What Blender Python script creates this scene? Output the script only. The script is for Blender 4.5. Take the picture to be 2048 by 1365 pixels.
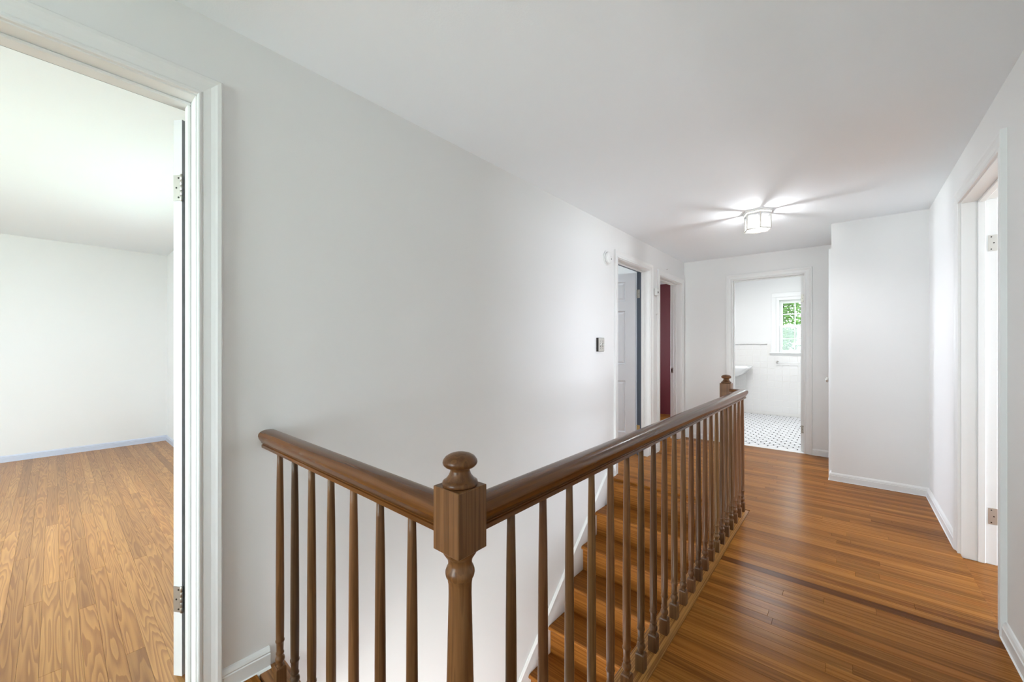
import bpy, math, random
from mathutils import Vector

# ------------------------------------------------------------------ scene, camera, light, exposure
for o in list(bpy.data.objects):
    bpy.data.objects.remove(o, do_unlink=True)
S = bpy.context.scene
COL = S.collection
random.seed(7)
R = math.radians
CAM_H = 1.215
cam_data = bpy.data.cameras.new('camera')
cam = bpy.data.objects.new('camera', cam_data)
COL.objects.link(cam)
cam.location = (0, 0, CAM_H)
cam.rotation_euler = (R(90), 0, 0.707875)
cam_data.sensor_width = 36
cam_data.lens = 783.69 / 2048 * 36
cam_data.shift_y = 12.35 / 2048
cam_data.clip_start = 0.02
S.camera = cam
S.view_settings.view_transform = 'Standard'
S.view_settings.look = 'None'
S.view_settings.gamma = 1
S.view_settings.use_curve_mapping = False
S.view_settings.exposure = 2.45
S.cycles.max_bounces = 8
S.cycles.diffuse_bounces = 5
S.cycles.glossy_bounces = 2
S.cycles.transparent_max_bounces = 10
S.cycles.adaptive_threshold = 0.06
S.cycles.sample_clamp_indirect = 6
S.cycles.caustics_reflective = False
S.cycles.caustics_refractive = False

world = bpy.data.worlds.new('sky')
S.world = world
world.use_nodes = True
_bg = world.node_tree.nodes['Background']
_bg.inputs['Color'].default_value = (0.80, 0.90, 1.0, 1)
_bg.inputs['Strength'].default_value = 2.0


def area(name, loc, rot, sx, sy, power, col=(1, 1, 1)):
    d = bpy.data.lights.new(name, 'AREA')
    d.shape = 'RECTANGLE'
    d.size = sx
    d.size_y = sy
    d.energy = power
    d.color = col
    o = bpy.data.objects.new(name, d)
    COL.objects.link(o)
    o.location = loc
    o.rotation_euler = rot
    return o


# daylight just outside the rooms' openings, and added fill lights with no seen source
DAY = (0.82, 0.87, 1.0)
area('hall_fill_light', (-0.96, -2.46, 1.26), (R(112), 0, 0), 1.2, 1.88, 7, (0.92, 0.945, 1.0))  # unseen window source, added to fill the near hall and its ceiling
area('daylight_bedroom_window', (-3.9, 1.2, 1.35), (R(90), 0, R(180)), 1.7, 1.4, 4, DAY)
area('daylight_bedroom_side_window', (-3.6, -3.22, 1.35), (R(90), 0, 0), 2.0, 1.4, 15.5, DAY)
area('daylight_side_room_window', (3.66, 3.2, 1.30), (R(118), 0, R(90)), 1.5, 1.4, 17, (0.84, 0.88, 1.0))
area('daylight_panelled_room_window', (-4.66, 3.5, 1.4), (R(90), 0, R(-90)), 0.9, 1.2, 9.5, DAY)
area('red_room_fill_light', (-3.56, 5.65, 1.4), (R(90), 0, R(-90)), 0.9, 1.2, 6, DAY)  # added fill so the crimson walls do not go black
area('daylight_stairs_door', (-1.15, -1.55, -1.55), (R(90), 0, 0), 0.9, 1.7, 15, (0.92, 0.95, 1.0))
area('stairwell_fill_light', (-1.12, 0.85, -1.75), (R(180), 0, 0), 0.7, 0.7, 3.2, (0.93, 0.955, 1.0))  # no fitting here; added to brighten the hall ceiling from below
area('bathroom_fill_light', (-0.9, 6.6, 2.50), (0, 0, 0), 0.5, 0.5, 6.4, (0.95, 0.97, 1.0))  # unseen fill without a fitting, added to brighten the bathroom

# ------------------------------------------------------------------ node materials
MAT = {}


def new_mat(name):
    m = bpy.data.materials.new(name)
    m.use_nodes = True
    nt = m.node_tree
    b = nt.nodes['Principled BSDF']
    MAT[name] = m
    return m, nt, b


def N(nt, typ, **kw):
    n = nt.nodes.new(typ)
    for k, v in kw.items():
        setattr(n, k, v)
    return n


def paint(name, col, rough=0.5, bump=0.02, scale=180, spec=0.4, metallic=0.0):
    m, nt, b = new_mat(name)
    b.inputs['Base Color'].default_value = (*col, 1)
    b.inputs['Roughness'].default_value = rough
    b.inputs['Specular IOR Level'].default_value = spec
    b.inputs['Metallic'].default_value = metallic
    if bump:
        tc = N(nt, 'ShaderNodeTexCoord')
        no = N(nt, 'ShaderNodeTexNoise')
        no.inputs['Scale'].default_value = scale
        no.inputs['Detail'].default_value = 3
        bp = N(nt, 'ShaderNodeBump')
        bp.inputs['Strength'].default_value = bump
        bp.inputs['Distance'].default_value = 0.01
        nt.links.new(tc.outputs['Object'], no.inputs['Vector'])
        nt.links.new(no.outputs['Fac'], bp.inputs['Height'])
        nt.links.new(bp.outputs['Normal'], b.inputs['Normal'])
        # faint unevenness of hand-rolled paint
        n2 = N(nt, 'ShaderNodeTexNoise')
        n2.inputs['Scale'].default_value = 1.7
        n2.inputs['Detail'].default_value = 2
        mx = N(nt, 'ShaderNodeMixRGB')
        mx.inputs['Color1'].default_value = (*[c * 0.985 for c in col], 1)
        mx.inputs['Color2'].default_value = (*[min(1, c * 1.012) for c in col], 1)
        nt.links.new(tc.outputs['Object'], n2.inputs['Vector'])
        nt.links.new(n2.outputs['Fac'], mx.inputs['Fac'])
        nt.links.new(mx.outputs['Color'], b.inputs['Base Color'])
    return m


def wood(name, light, dark, axis, rough, bands=7.0, stretch=(1.1, 15.0), line=0.55, coat=0.0, gloss_noise=0.06,
         fine=0.35, spec=0.5):
    """Contour lines of a noise field stretched along the grain axis; each object gets its own patch of it."""
    m, nt, b = new_mat(name)
    L = nt.links.new
    tc = N(nt, 'ShaderNodeTexCoord')
    oi = N(nt, 'ShaderNodeObjectInfo')
    mul = N(nt, 'ShaderNodeMath', operation='MULTIPLY')
    mul.inputs[1].default_value = 57.3
    L(oi.outputs['Random'], mul.inputs[0])
    comb = N(nt, 'ShaderNodeCombineXYZ')
    for k in range(3):
        L(mul.outputs[0], comb.inputs[k])
    sc = [stretch[1]] * 3
    sc[axis] = stretch[0]
    mp = N(nt, 'ShaderNodeMapping')
    mp.inputs['Scale'].default_value = sc
    L(tc.outputs['Object'], mp.inputs['Vector'])
    add = N(nt, 'ShaderNodeVectorMath', operation='ADD')
    L(mp.outputs[0], add.inputs[0])
    L(comb.outputs[0], add.inputs[1])
    n1 = N(nt, 'ShaderNodeTexNoise')
    n1.inputs['Scale'].default_value = 1.0
    n1.inputs['Detail'].default_value = 1.5
    n1.inputs['Roughness'].default_value = 0.4
    L(add.outputs[0], n1.inputs['Vector'])
    m1 = N(nt, 'ShaderNodeMath', operation='MULTIPLY')
    m1.inputs[1].default_value = bands
    L(n1.outputs['Fac'], m1.inputs[0])
    fr = N(nt, 'ShaderNodeMath', operation='FRACT')
    L(m1.outputs[0], fr.inputs[0])
    rp = N(nt, 'ShaderNodeValToRGB')
    e = rp.color_ramp.elements
    e[0].position = 0.0
    e[0].color = (0.1, 0.1, 0.1, 1)
    e[1].position = 0.62
    e[1].color = (0.75, 0.75, 0.75, 1)
    x = e.new(0.18)
    x.color = (0, 0, 0, 1)
    x = e.new(0.94)
    x.color = (1, 1, 1, 1)
    x = e.new(1.0)
    x.color = (0.1, 0.1, 0.1, 1)
    L(fr.outputs[0], rp.inputs['Fac'])
    # fine pores
    mp2 = N(nt, 'ShaderNodeMapping')
    s2 = [420.0] * 3
    s2[axis] = 9.0
    mp2.inputs['Scale'].default_value = s2
    L(tc.outputs['Object'], mp2.inputs['Vector'])
    n2 = N(nt, 'ShaderNodeTexNoise')
    n2.inputs['Scale'].default_value = 1.0
    n2.inputs['Detail'].default_value = 3
    L(mp2.outputs[0], n2.inputs['Vector'])
    # long streaks
    mp3 = N(nt, 'ShaderNodeMapping')
    s3 = [38.0] * 3
    s3[axis] = 0.9
    mp3.inputs['Scale'].default_value = s3
    L(tc.outputs['Object'], mp3.inputs['Vector'])
    a3 = N(nt, 'ShaderNodeVectorMath', operation='ADD')
    L(mp3.outputs[0], a3.inputs[0])
    L(comb.outputs[0], a3.inputs[1])
    n3 = N(nt, 'ShaderNodeTexNoise')
    n3.inputs['Scale'].default_value = 1.0
    n3.inputs['Detail'].default_value = 3
    L(a3.outputs[0], n3.inputs['Vector'])
    f1 = N(nt, 'ShaderNodeMath', operation='MULTIPLY')
    f1.inputs[1].default_value = line
    L(rp.outputs['Color'], f1.inputs[0])
    f2 = N(nt, 'ShaderNodeMath', operation='MULTIPLY_ADD')
    f2.inputs[1].default_value = fine
    L(n2.outputs['Fac'], f2.inputs[0])
    L(f1.outputs[0], f2.inputs[2])
    f3 = N(nt, 'ShaderNodeMath', operation='MULTIPLY_ADD')
    f3.inputs[1].default_value = 1.0 - line
    L(n3.outputs['Fac'], f3.inputs[0])
    L(f2.outputs[0], f3.inputs[2])
    f4 = N(nt, 'ShaderNodeMath', operation='SUBTRACT', use_clamp=True)
    f4.inputs[1].default_value = fine * 0.5 + (1 - line) * 0.18
    L(f3.outputs[0], f4.inputs[0])
    mx = N(nt, 'ShaderNodeMixRGB')
    mx.inputs['Color1'].default_value = (*dark, 1)
    mx.inputs['Color2'].default_value = (*light, 1)
    L(f4.outputs[0], mx.inputs['Fac'])
    tint = N(nt, 'ShaderNodeMixRGB', blend_type='MULTIPLY')
    tint.inputs['Fac'].default_value = 1.0
    L(mx.outputs['Color'], tint.inputs['Color1'])
    L(oi.outputs['Color'], tint.inputs['Color2'])
    L(tint.outputs['Color'], b.inputs['Base Color'])
    r1 = N(nt, 'ShaderNodeMath', operation='MULTIPLY_ADD')
    r1.inputs[1].default_value = gloss_noise
    r1.inputs[2].default_value = rough
    L(n2.outputs['Fac'], r1.inputs[0])
    L(r1.outputs[0], b.inputs['Roughness'])
    b.inputs['Coat Weight'].default_value = coat
    b.inputs['Specular IOR Level'].default_value = spec
    b.inputs['Coat Roughness'].default_value = 0.12
    bp = N(nt, 'ShaderNodeBump')
    bp.inputs['Strength'].default_value = 0.05
    bp.inputs['Distance'].default_value = 0.004
    L(f4.outputs[0], bp.inputs['Height'])
    L(bp.outputs['Normal'], b.inputs['Normal'])
    return m


paint('wall_paint', (0.82, 0.815, 0.805), 0.55, 0.03, 220)
paint('ceiling_paint', (0.895, 0.925, 0.955), 0.75, 0.04, 160, 0.2)
paint('trim_paint', (0.82, 0.82, 0.81), 0.32, 0.012, 90)
paint('bedroom_trim_paint', (0.60, 0.645, 0.755), 0.35, 0.012, 90)
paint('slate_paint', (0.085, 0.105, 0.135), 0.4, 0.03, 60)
paint('crimson_paint', (0.135, 0.024, 0.030), 0.5, 0.02, 120)
paint('door_paint', (0.74, 0.755, 0.78), 0.4, 0.012, 90)
paint('nickel', (0.58, 0.56, 0.52), 0.35, 0.0, metallic=1.0)
paint('worn_nickel', (0.46, 0.43, 0.38), 0.42, 0.05, 90, metallic=1.0)
paint('brass', (0.62, 0.46, 0.22), 0.35, 0.0, metallic=1.0)
paint('switch_metal', (0.50, 0.48, 0.44), 0.4, 0.02, 60)
paint('dark_metal', (0.05, 0.045, 0.04), 0.45, 0.0, metallic=0.7)
paint('plastic_white', (0.80, 0.80, 0.785), 0.4, 0.0)
paint('porcelain', (0.88, 0.88, 0.87), 0.12, 0.0, spec=0.5)
paint('tile_glaze', (0.80, 0.785, 0.765), 0.16, 0.01, 14, spec=0.5)
paint('grout', (0.80, 0.78, 0.75), 0.9, 0.05, 200)
paint('hex_white', (0.76, 0.76, 0.77), 0.3, 0.0)
paint('floor_grout', (0.05, 0.05, 0.055), 0.9, 0.0)
paint('marble', (0.84, 0.84, 0.83), 0.25, 0.02, 20)
paint('bark', (0.10, 0.075, 0.05), 0.9, 0.3, 20)
paint('grass', (0.10, 0.22, 0.05), 0.9, 0.3, 20)
wood('floor_oak', (0.47, 0.196, 0.042), (0.170, 0.055, 0.008), 0, 0.20, bands=6.0, stretch=(0.5, 22), line=0.32, fine=0.5, coat=0.0, spec=0.05)
wood('bedroom_oak', (0.54, 0.285, 0.100), (0.27, 0.115, 0.042), 0, 0.32, bands=13.0, stretch=(1.2, 22), line=0.55, coat=0.0, spec=0.35)
wood('tread_oak', (0.37, 0.145, 0.027), (0.150, 0.045, 0.006), 0, 0.30, bands=7.0, stretch=(0.7, 20), line=0.42, coat=0.0, spec=0.15)
wood('shoe_oak', (0.58, 0.29, 0.090), (0.19, 0.072, 0.018), 1, 0.30, bands=8.0, stretch=(0.35, 45), line=0.6, coat=0.0, spec=0.2)
wood('shoe_oak_cross', (0.42, 0.20, 0.066), (0.155, 0.058, 0.016), 0, 0.28, bands=9.0, stretch=(0.6, 22), line=0.6, coat=0.1)
wood('rail_walnut_y', (0.175, 0.064, 0.014), (0.075, 0.024, 0.005), 1, 0.20, bands=5.0, stretch=(0.8, 26), line=0.35, fine=0.5, coat=0.10, spec=0.28)
wood('rail_walnut_x', (0.175, 0.064, 0.014), (0.075, 0.024, 0.005), 0, 0.20, bands=5.0, stretch=(0.8, 26), line=0.35, fine=0.5, coat=0.10, spec=0.28)
wood('post_walnut', (0.225, 0.104, 0.040), (0.095, 0.038, 0.013), 2, 0.26, bands=6.0, stretch=(0.7, 40), line=0.42, fine=0.6, coat=0.0, spec=0.3)


def clear_mat(name, tint, rough=0.02, glossy=0.08, bump=0.0):
    m, nt, b = new_mat(name)
    nt.nodes.remove(b)
    out = nt.nodes['Material Output']
    t = N(nt, 'ShaderNodeBsdfTransparent')
    t.inputs['Color'].default_value = (*tint, 1)
    g = N(nt, 'ShaderNodeBsdfGlossy')
    g.inputs['Roughness'].default_value = rough
    mix = N(nt, 'ShaderNodeMixShader')
    lw = N(nt, 'ShaderNodeLayerWeight')
    pw = N(nt, 'ShaderNodeMath', operation='POWER')
    pw.inputs[1].default_value = 4.0
    ma = N(nt, 'ShaderNodeMath', operation='MULTIPLY_ADD')
    ma.inputs[1].default_value = 0.6
    ma.inputs[2].default_value = 0.04
    nt.links.new(lw.outputs['Facing'], pw.inputs[0])
    nt.links.new(pw.outputs[0], ma.inputs[0])
    nt.links.new(ma.outputs[0], mix.inputs['Fac'])
    nt.links.new(t.outputs[0], mix.inputs[1])
    nt.links.new(g.outputs[0], mix.inputs[2])
    nt.links.new(mix.outputs[0], out.inputs['Surface'])
    return m


clear_mat('pane_glass', (0.95, 0.98, 0.96))


def bevel_glass(name, keep, fac=0.45):
    m, nt, b = new_mat(name)
    nt.nodes.remove(b)
    out = nt.nodes['Material Output']
    t = N(nt, 'ShaderNodeBsdfTransparent')
    t.inputs['Color'].default_value = (keep, keep, keep, 1)
    d = N(nt, 'ShaderNodeBsdfTranslucent')
    d.inputs['Color'].default_value = (0.45, 0.45, 0.44, 1)
    mix = N(nt, 'ShaderNodeMixShader')
    mix.inputs['Fac'].default_value = fac
    nt.links.new(t.outputs[0], mix.inputs[1])
    nt.links.new(d.outputs[0], mix.inputs[2])
    nt.links.new(mix.outputs[0], out.inputs['Surface'])
    return m


bevel_glass('bevelled_glass', 0.07, 0.25)
bevel_glass('lamp_glass', 0.58, 0.04)
bevel_glass('screen_mesh', 0.80, 0.22)
bevel_glass('lamp_bottom_glass', 0.97, 0.04)


def emit_mat(name, col, strength):
    m, nt, b = new_mat(name)
    b.inputs['Base Color'].default_value = (1, 1, 1, 1)
    b.inputs['Emission Color'].default_value = (*col, 1)
    b.inputs['Emission Strength'].default_value = strength
    return m


emit_mat('bulb_glow', (0.95, 0.97, 1.0), 310)


def leaf_mat(name, c1, c2):
    m, nt, b = new_mat(name)
    oi = N(nt, 'ShaderNodeTexCoord')
    no = N(nt, 'ShaderNodeTexNoise')
    no.inputs['Scale'].default_value = 2.5
    mx = N(nt, 'ShaderNodeMixRGB')
    mx.inputs['Color1'].default_value = (*c1, 1)
    mx.inputs['Color2'].default_value = (*c2, 1)
    nt.links.new(oi.outputs['Object'], no.inputs['Vector'])
    nt.links.new(no.outputs['Fac'], mx.inputs['Fac'])
    nt.links.new(mx.outputs['Color'], b.inputs['Base Color'])
    b.inputs['Roughness'].default_value = 0.5
    tr = N(nt, 'ShaderNodeBsdfTranslucent')
    nt.links.new(mx.outputs['Color'], tr.inputs['Color'])
    ms = N(nt, 'ShaderNodeMixShader')
    ms.inputs['Fac'].default_value = 0.45
    nt.links.new(b.outputs[0], ms.inputs[1])
    nt.links.new(tr.outputs[0], ms.inputs[2])
    nt.links.new(ms.outputs[0], nt.nodes['Material Output'].inputs['Surface'])
    return m


leaf_mat('leaf_bright', (0.045, 0.11, 0.015), (0.14, 0.25, 0.05))
leaf_mat('leaf_deep', (0.04, 0.09, 0.03), (0.10, 0.18, 0.07))


# ------------------------------------------------------------------ mesh helpers
class MB:
    def __init__(self):
        self.v = []
        self.f = []
        self.sm = []

    def add(self, vs, fs, smooth=False):
        b = len(self.v)
        self.v += [tuple(p) for p in vs]
        self.f += [tuple(b + i for i in f) for f in fs]
        self.sm += [smooth] * len(fs)
        return self

    def box(self, x0, x1, y0, y1, z0, z1):
        vs = [(x0, y0, z0), (x1, y0, z0), (x1, y1, z0), (x0, y1, z0), (x0, y0, z1), (x1, y0, z1), (x1, y1, z1), (x0, y1, z1)]
        fs = [(0, 3, 2, 1), (4, 5, 6, 7), (0, 1, 5, 4), (1, 2, 6, 5), (2, 3, 7, 6), (3, 0, 4, 7)]
        return self.add(vs, fs)

    def cbox(self, x0, x1, y0, y1, z0, z1, c=0.003):
        """box with all edges chamfered"""
        vs = []
        idx = {}
        for i, (x, sx) in enumerate(((x0, 1), (x1, -1))):
            for j, (y, sy) in enumerate(((y0, 1), (y1, -1))):
                for k, (z, sz) in enumerate(((z0, 1), (z1, -1))):
                    for a in range(3):
                        p = [x + sx * c, y + sy * c, z + sz * c]
                        p[a] = (x, y, z)[a]
                        idx[(i, j, k, a)] = len(vs)
                        vs.append(tuple(p))
        I = lambda i, j, k, a: idx[(i, j, k, a)]
        fs = []
        for a in range(3):
            o = [t for t in range(3) if t != a]
            for s in (0, 1):
                q = []
                for u, w in ((0, 0), (1, 0), (1, 1), (0, 1)):
                    t = [0, 0, 0]
                    t[a] = s
                    t[o[0]] = u
                    t[o[1]] = w
                    q.append(I(*t, a))
                fs.append(tuple(q))
        for a in range(3):          # edges parallel to axis a
            o = [t for t in range(3) if t != a]
            for u in (0, 1):
                for w in (0, 1):
                    t0 = [0, 0, 0]
                    t0[o[0]] = u
                    t0[o[1]] = w
                    t1 = list(t0)
                    t1[a] = 1
                    fs.append((I(*t0, o[0]), I(*t1, o[0]), I(*t1, o[1]), I(*t0, o[1])))
        for i in (0, 1):
            for j in (0, 1):
                for k in (0, 1):
                    fs.append((I(i, j, k, 0), I(i, j, k, 1), I(i, j, k, 2)))
        return self.add(vs, fs)

    def lathe(self, prof, n=24, c=(0, 0, 0), axis=2, smooth=True):
        vs = []
        for r, h in prof:
            for k in range(n):
                a = 2 * math.pi * k / n
                p = [r * math.cos(a), r * math.sin(a), h]
                if axis == 0:
                    p = [h, p[0], p[1]]
                elif axis == 1:
                    p = [p[0], h, p[1]]
                vs.append((c[0] + p[0], c[1] + p[1], c[2] + p[2]))
        fs = []
        m = len(prof)
        for i in range(m - 1):
            for k in range(n):
                k2 = (k + 1) % n
                fs.append((i * n + k, i * n + k2, (i + 1) * n + k2, (i + 1) * n + k))
        self.add(vs, fs, smooth)
        self.add(vs[:n], [tuple(range(n))[::-1]])
        self.add(vs[-n:], [tuple(range(n))])
        return self

    def loft(self, rings, closed=True, caps=True, smooth=False):
        n = len(rings[0])
        vs = [p for r in rings for p in r]
        fs = []
        for i in range(len(rings) - 1):
            for k in range(n if closed else n - 1):
                k2 = (k + 1) % n
                fs.append((i * n + k, i * n + k2, (i + 1) * n + k2, (i + 1) * n + k))
        self.add(vs, fs, smooth)
        if caps and closed:
            b = len(self.v) - len(vs)
            self.f.append(tuple(b + i for i in range(n))[::-1])
            self.f.append(tuple(b + len(vs) - n + i for i in range(n)))
            self.sm += [False, False]
        return self

    def build(self, name, mat, parent=None, loc=None, color=None):
        if loc is None:
            lo = [min(p[i] for p in self.v) for i in range(3)]
            hi = [max(p[i] for p in self.v) for i in range(3)]
            loc = ((lo[0] + hi[0]) / 2, (lo[1] + hi[1]) / 2, lo[2])
        me = bpy.data.meshes.new(name)
        me.from_pydata([(p[0] - loc[0], p[1] - loc[1], p[2] - loc[2]) for p in self.v], [], self.f)
        me.polygons.foreach_set('use_smooth', self.sm)
        me.validate()
        import bmesh
        bm = bmesh.new()
        bm.from_mesh(me)
        bmesh.ops.remove_doubles(bm, verts=bm.verts, dist=1e-6)
        bmesh.ops.recalc_face_normals(bm, faces=bm.faces)
        bm.to_mesh(me)
        bm.free()
        me.materials.append(MAT[mat])
        return link(name, me, loc, parent, color)


def wloc(o):
    p = Vector(o.location)
    while o.parent:
        o = o.parent
        p += Vector(o.location)
    return p


def link(name, me, loc, parent=None, color=None):
    o = bpy.data.objects.new(name, me)
    COL.objects.link(o)
    if parent is not None:
        o.parent = parent
        o.location = Vector(loc) - wloc(parent)
    else:
        o.location = loc
    if color:
        o.color = (*color, 1)
    return o


def empty(name, loc, parent=None):
    o = bpy.data.objects.new(name, None)
    o.empty_display_size = 0.05
    COL.objects.link(o)
    if parent is not None:
        o.parent = parent
        o.location = Vector(loc) - wloc(parent)
    else:
        o.location = loc
    return o


def tag(o, label, cat, group=None):
    o['label'] = label
    o['category'] = cat
    if group:
        o['group'] = group
    return o


def struct(o, label=None):
    o['kind'] = 'structure'
    if label:
        o['label'] = label
    return o


def grid_solid(ax, t0, t1, u0, u1, w0, w1, holes):
    """a wall slab with rectangular openings; ax = thickness axis (0 or 1: u is the other one, w = z; 2: u=x, w=y)"""
    us = sorted({u0, u1, *[h[0] for h in holes], *[h[1] for h in holes]})
    ws = sorted({w0, w1, *[h[2] for h in holes], *[h[3] for h in holes]})
    us = [u for u in us if u0 <= u <= u1]
    ws = [w for w in ws if w0 <= w <= w1]
    full = {}
    for i in range(len(us) - 1):
        for j in range(len(ws) - 1):
            cu, cw = (us[i] + us[i + 1]) / 2, (ws[j] + ws[j + 1]) / 2
            full[(i, j)] = not any(h[0] < cu < h[1] and h[2] < cw < h[3] for h in holes)

    def pt(t, u, w):
        return (t, u, w) if ax == 0 else ((u, t, w) if ax == 1 else (u, w, t))
    m = MB()
    for (i, j), ok in full.items():
        if not ok:
            continue
        a, b, c, d = us[i], us[i + 1], ws[j], ws[j + 1]
        for t in (t0, t1):
            m.add([pt(t, a, c), pt(t, b, c), pt(t, b, d), pt(t, a, d)], [(0, 1, 2, 3)])
        for (di, dj), e in (((-1, 0), ((a, c), (a, d))), ((1, 0), ((b, c), (b, d))), ((0, -1), ((a, c), (b, c))), ((0, 1), ((a, d), (b, d)))):
            if not full.get((i + di, j + dj), False):
                m.add([pt(t0, *e[0]), pt(t1, *e[0]), pt(t1, *e[1]), pt(t0, *e[1])], [(0, 1, 2, 3)])
    return m


# ------------------------------------------------------------------ main dimensions (metres)
XL, XR = -1.66, 0.498            # hall wall faces
WT = 0.135                       # wall thickness
XLB = XL - WT
XRB = XR + WT
YF = 5.479                       # far wall face
YFB = YF + 0.12
YC = 4.555                       # closet front face
XC = -0.110                      # closet side face
YBACK = -2.20
ZTOP = 2.40
ZLOW = -2.64
RAIL_X, RAIL_Y = -0.584, 0.524   # balustrade centre lines
WELL_X = -0.635                  # stairwell edge below the long balustrade
WELL_Y0, WELL_Y1 = 0.565, 3.29
# door openings (jamb face to jamb face, head height)
D1 = (-0.455, 0.307, 2.058)
D2 = (3.475, 4.275, 2.060)
D3 = (4.570, 5.350, 2.040)
D4 = (2.610, 3.405, 2.045)
D5 = (-1.082, -0.3675, 2.040)    # bathroom, along x
JT = 0.019


def ceil_z(x):
    return 2.327 - 0.0095 * x


# ------------------------------------------------------------------ structure: walls
rough = lambda d: (d[0] - JT, d[1] + JT, -0.02, d[2] + JT)
struct(grid_solid(0, XLB, XL, YBACK - 0.12, YFB, ZLOW, ZTOP, [rough(D1), rough(D2), rough(D3)]).build('wall_left', 'wall_paint'))
struct(grid_solid(0, XR, XRB, YBACK - 0.12, YFB, -0.3, ZTOP, [rough(D4)]).build('wall_right', 'wall_paint'))
struct(grid_solid(1, YF, YFB, XL, XR, -0.3, 2.60, [(D5[0] - JT, D5[1] + JT, -0.02, D5[2] + JT)]).build('wall_far', 'wall_paint'))
HW = (-1.56, -0.36, 0.32, 2.20)    # window opening added behind the viewpoint for the hall fill light
struct(grid_solid(1, YBACK - 0.12, YBACK, XL, XR, -0.3, ZTOP, [HW]).build('wall_back', 'wall_paint'))
struct(MB().box(XC, XR, YC, YC + 0.10, 0, ZTOP).build('wall_closet_front', 'wall_paint'))
struct(grid_solid(0, XC, XC + 0.10, YC + 0.10, YF, 0, ZTOP, [(4.70, 5.36, -0.02, 2.05)]).build('wall_closet_side', 'wall_paint'))
m = MB()
pts = [(XLB, YBACK - 0.12), (XRB, YBACK - 0.12), (XRB, YFB), (XLB, YFB)]
m.loft([[(x, y, ceil_z(x)) for x, y in pts], [(x, y, ceil_z(x) + 0.2) for x, y in pts]])
struct(m.build('ceiling', 'ceiling_paint'))

# stairwell shaft below the hall
struct(MB().box(WELL_X + 0.005, WELL_X + 0.10, -1.7, WELL_Y1 + 0.1, ZLOW, -0.3).build('wall_stairwell_right', 'wall_paint'))
struct(MB().box(XL, WELL_X + 0.1, WELL_Y1 + 0.10, WELL_Y1 + 0.2, ZLOW, -0.3).build('wall_stairwell_far', 'wall_paint'))
struct(grid_solid(1, -1.5, -1.4, XL, WELL_X + 0.1, ZLOW, -0.3, [(-1.6, -0.7, ZLOW + 0.2, -0.7)]).build('wall_stairwell_front', 'wall_paint'))
struct(MB().box(XL, WELL_X + 0.1, -1.5, WELL_Y1 + 0.2, ZLOW - 0.1, ZLOW).build('floor_lower_hall', 'tread_oak', color=(1, 1, 1)))


def room(tag_, x0, x1, y0, y1, z0, z1, mat, ceil, holes=None, skip=(), t=0.06, fmat=None):
    """walls and ceiling of a neighbouring room; faces lie on the given planes"""
    holes = holes or {}
    if 'left' not in skip:
        struct(grid_solid(0, x0 - t, x0, y0 - t, y1 + t, z0, z1, holes.get('left', [])).build('wall_%s_left' % tag_, mat))
    if 'right' not in skip:
        struct(grid_solid(0, x1, x1 + t, y0 - t, y1 + t, z0, z1, holes.get('right', [])).build('wall_%s_right' % tag_, mat))
    if 'front' not in skip:
        struct(grid_solid(1, y0 - t, y0, x0, x1, z0, z1, holes.get('front', [])).build('wall_%s_front' % tag_, mat))
    if 'back' not in skip:
        struct(grid_solid(1, y1, y1 + t, x0, x1, z0, z1, holes.get('back', [])).build('wall_%s_back' % tag_, mat))
    struct(MB().box(x0 - t, x1 + (t if 'right' not in skip else 0), y0 - t, y1 + t, z1, z1 + 0.1).build('ceiling_%s' % tag_, ceil))


BX0, BY0, BY1 = -6.65, -3.0, 0.945
BW1 = (-4.75, -3.05, 0.65, 2.05)
BW2 = (-4.6, -2.6, 0.65, 2.05)
room('bedroom', BX0, XLB, BY0, BY1, -0.1, 2.392, 'wall_paint', 'ceiling_paint',
     {'back': [BW1], 'front': [BW2]}, skip=('right',))
room('panelled_room', -4.4, XLB, 2.2, 4.36, -0.1, 2.36, 'wall_paint', 'ceiling_paint', {'left': [(3.05, 3.95, 0.8, 2.0)]}, skip=('right',))
room('red_room', -3.3, XLB, 4.46, 7.2, -0.1, 2.36, 'crimson_paint', 'ceiling_paint', {'left': [(5.2, 6.1, 0.8, 2.0)]}, skip=('right',))  # left opening added to let the fill light in
struct(MB().box(XLB, XLB + 0.03, YFB + 0.001, 7.2, -0.1, 2.36).build('wall_red_room_right', 'crimson_paint'))
room('side_room', XRB, 3.4, 1.6, 4.7, -0.1, 2.36, 'wall_paint', 'ceiling_paint', {'right': [(2.45, 3.95, 0.65, 2.05)]}, skip=('left',))
for nm, x0, x1, y0, y1 in (('panelled_room', -4.4, XLB, 2.2, 4.36), ('red_room', -3.3, XLB, 4.46, 7.2), ('side_room', XRB, 3.4, 1.6, 4.7)):
    struct(MB().box(x0, x1, y0, y1, -0.1, 0).build('floor_%s' % nm, 'floor_oak', color=(1, 1, 1)))

# bathroom
TBX0, TBX1, TBY = -1.76, 0.15, 8.33
BWIN = (-0.915, -0.298, 1.105, 2.045)
room('bathroom', TBX0, TBX1, YFB, TBY, -0.1, 2.56, 'wall_paint', 'ceiling_paint', {}, skip=('front', 'back'))
wall_bath = struct(grid_solid(1, TBY, TBY + 0.14, TBX0, TBX1, -0.1, 2.56, [BWIN]).build('wall_bathroom_back', 'wall_paint'))

# ------------------------------------------------------------------ floors and planks
PITCH = 0.0545
PL_T = 0.019


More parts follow.
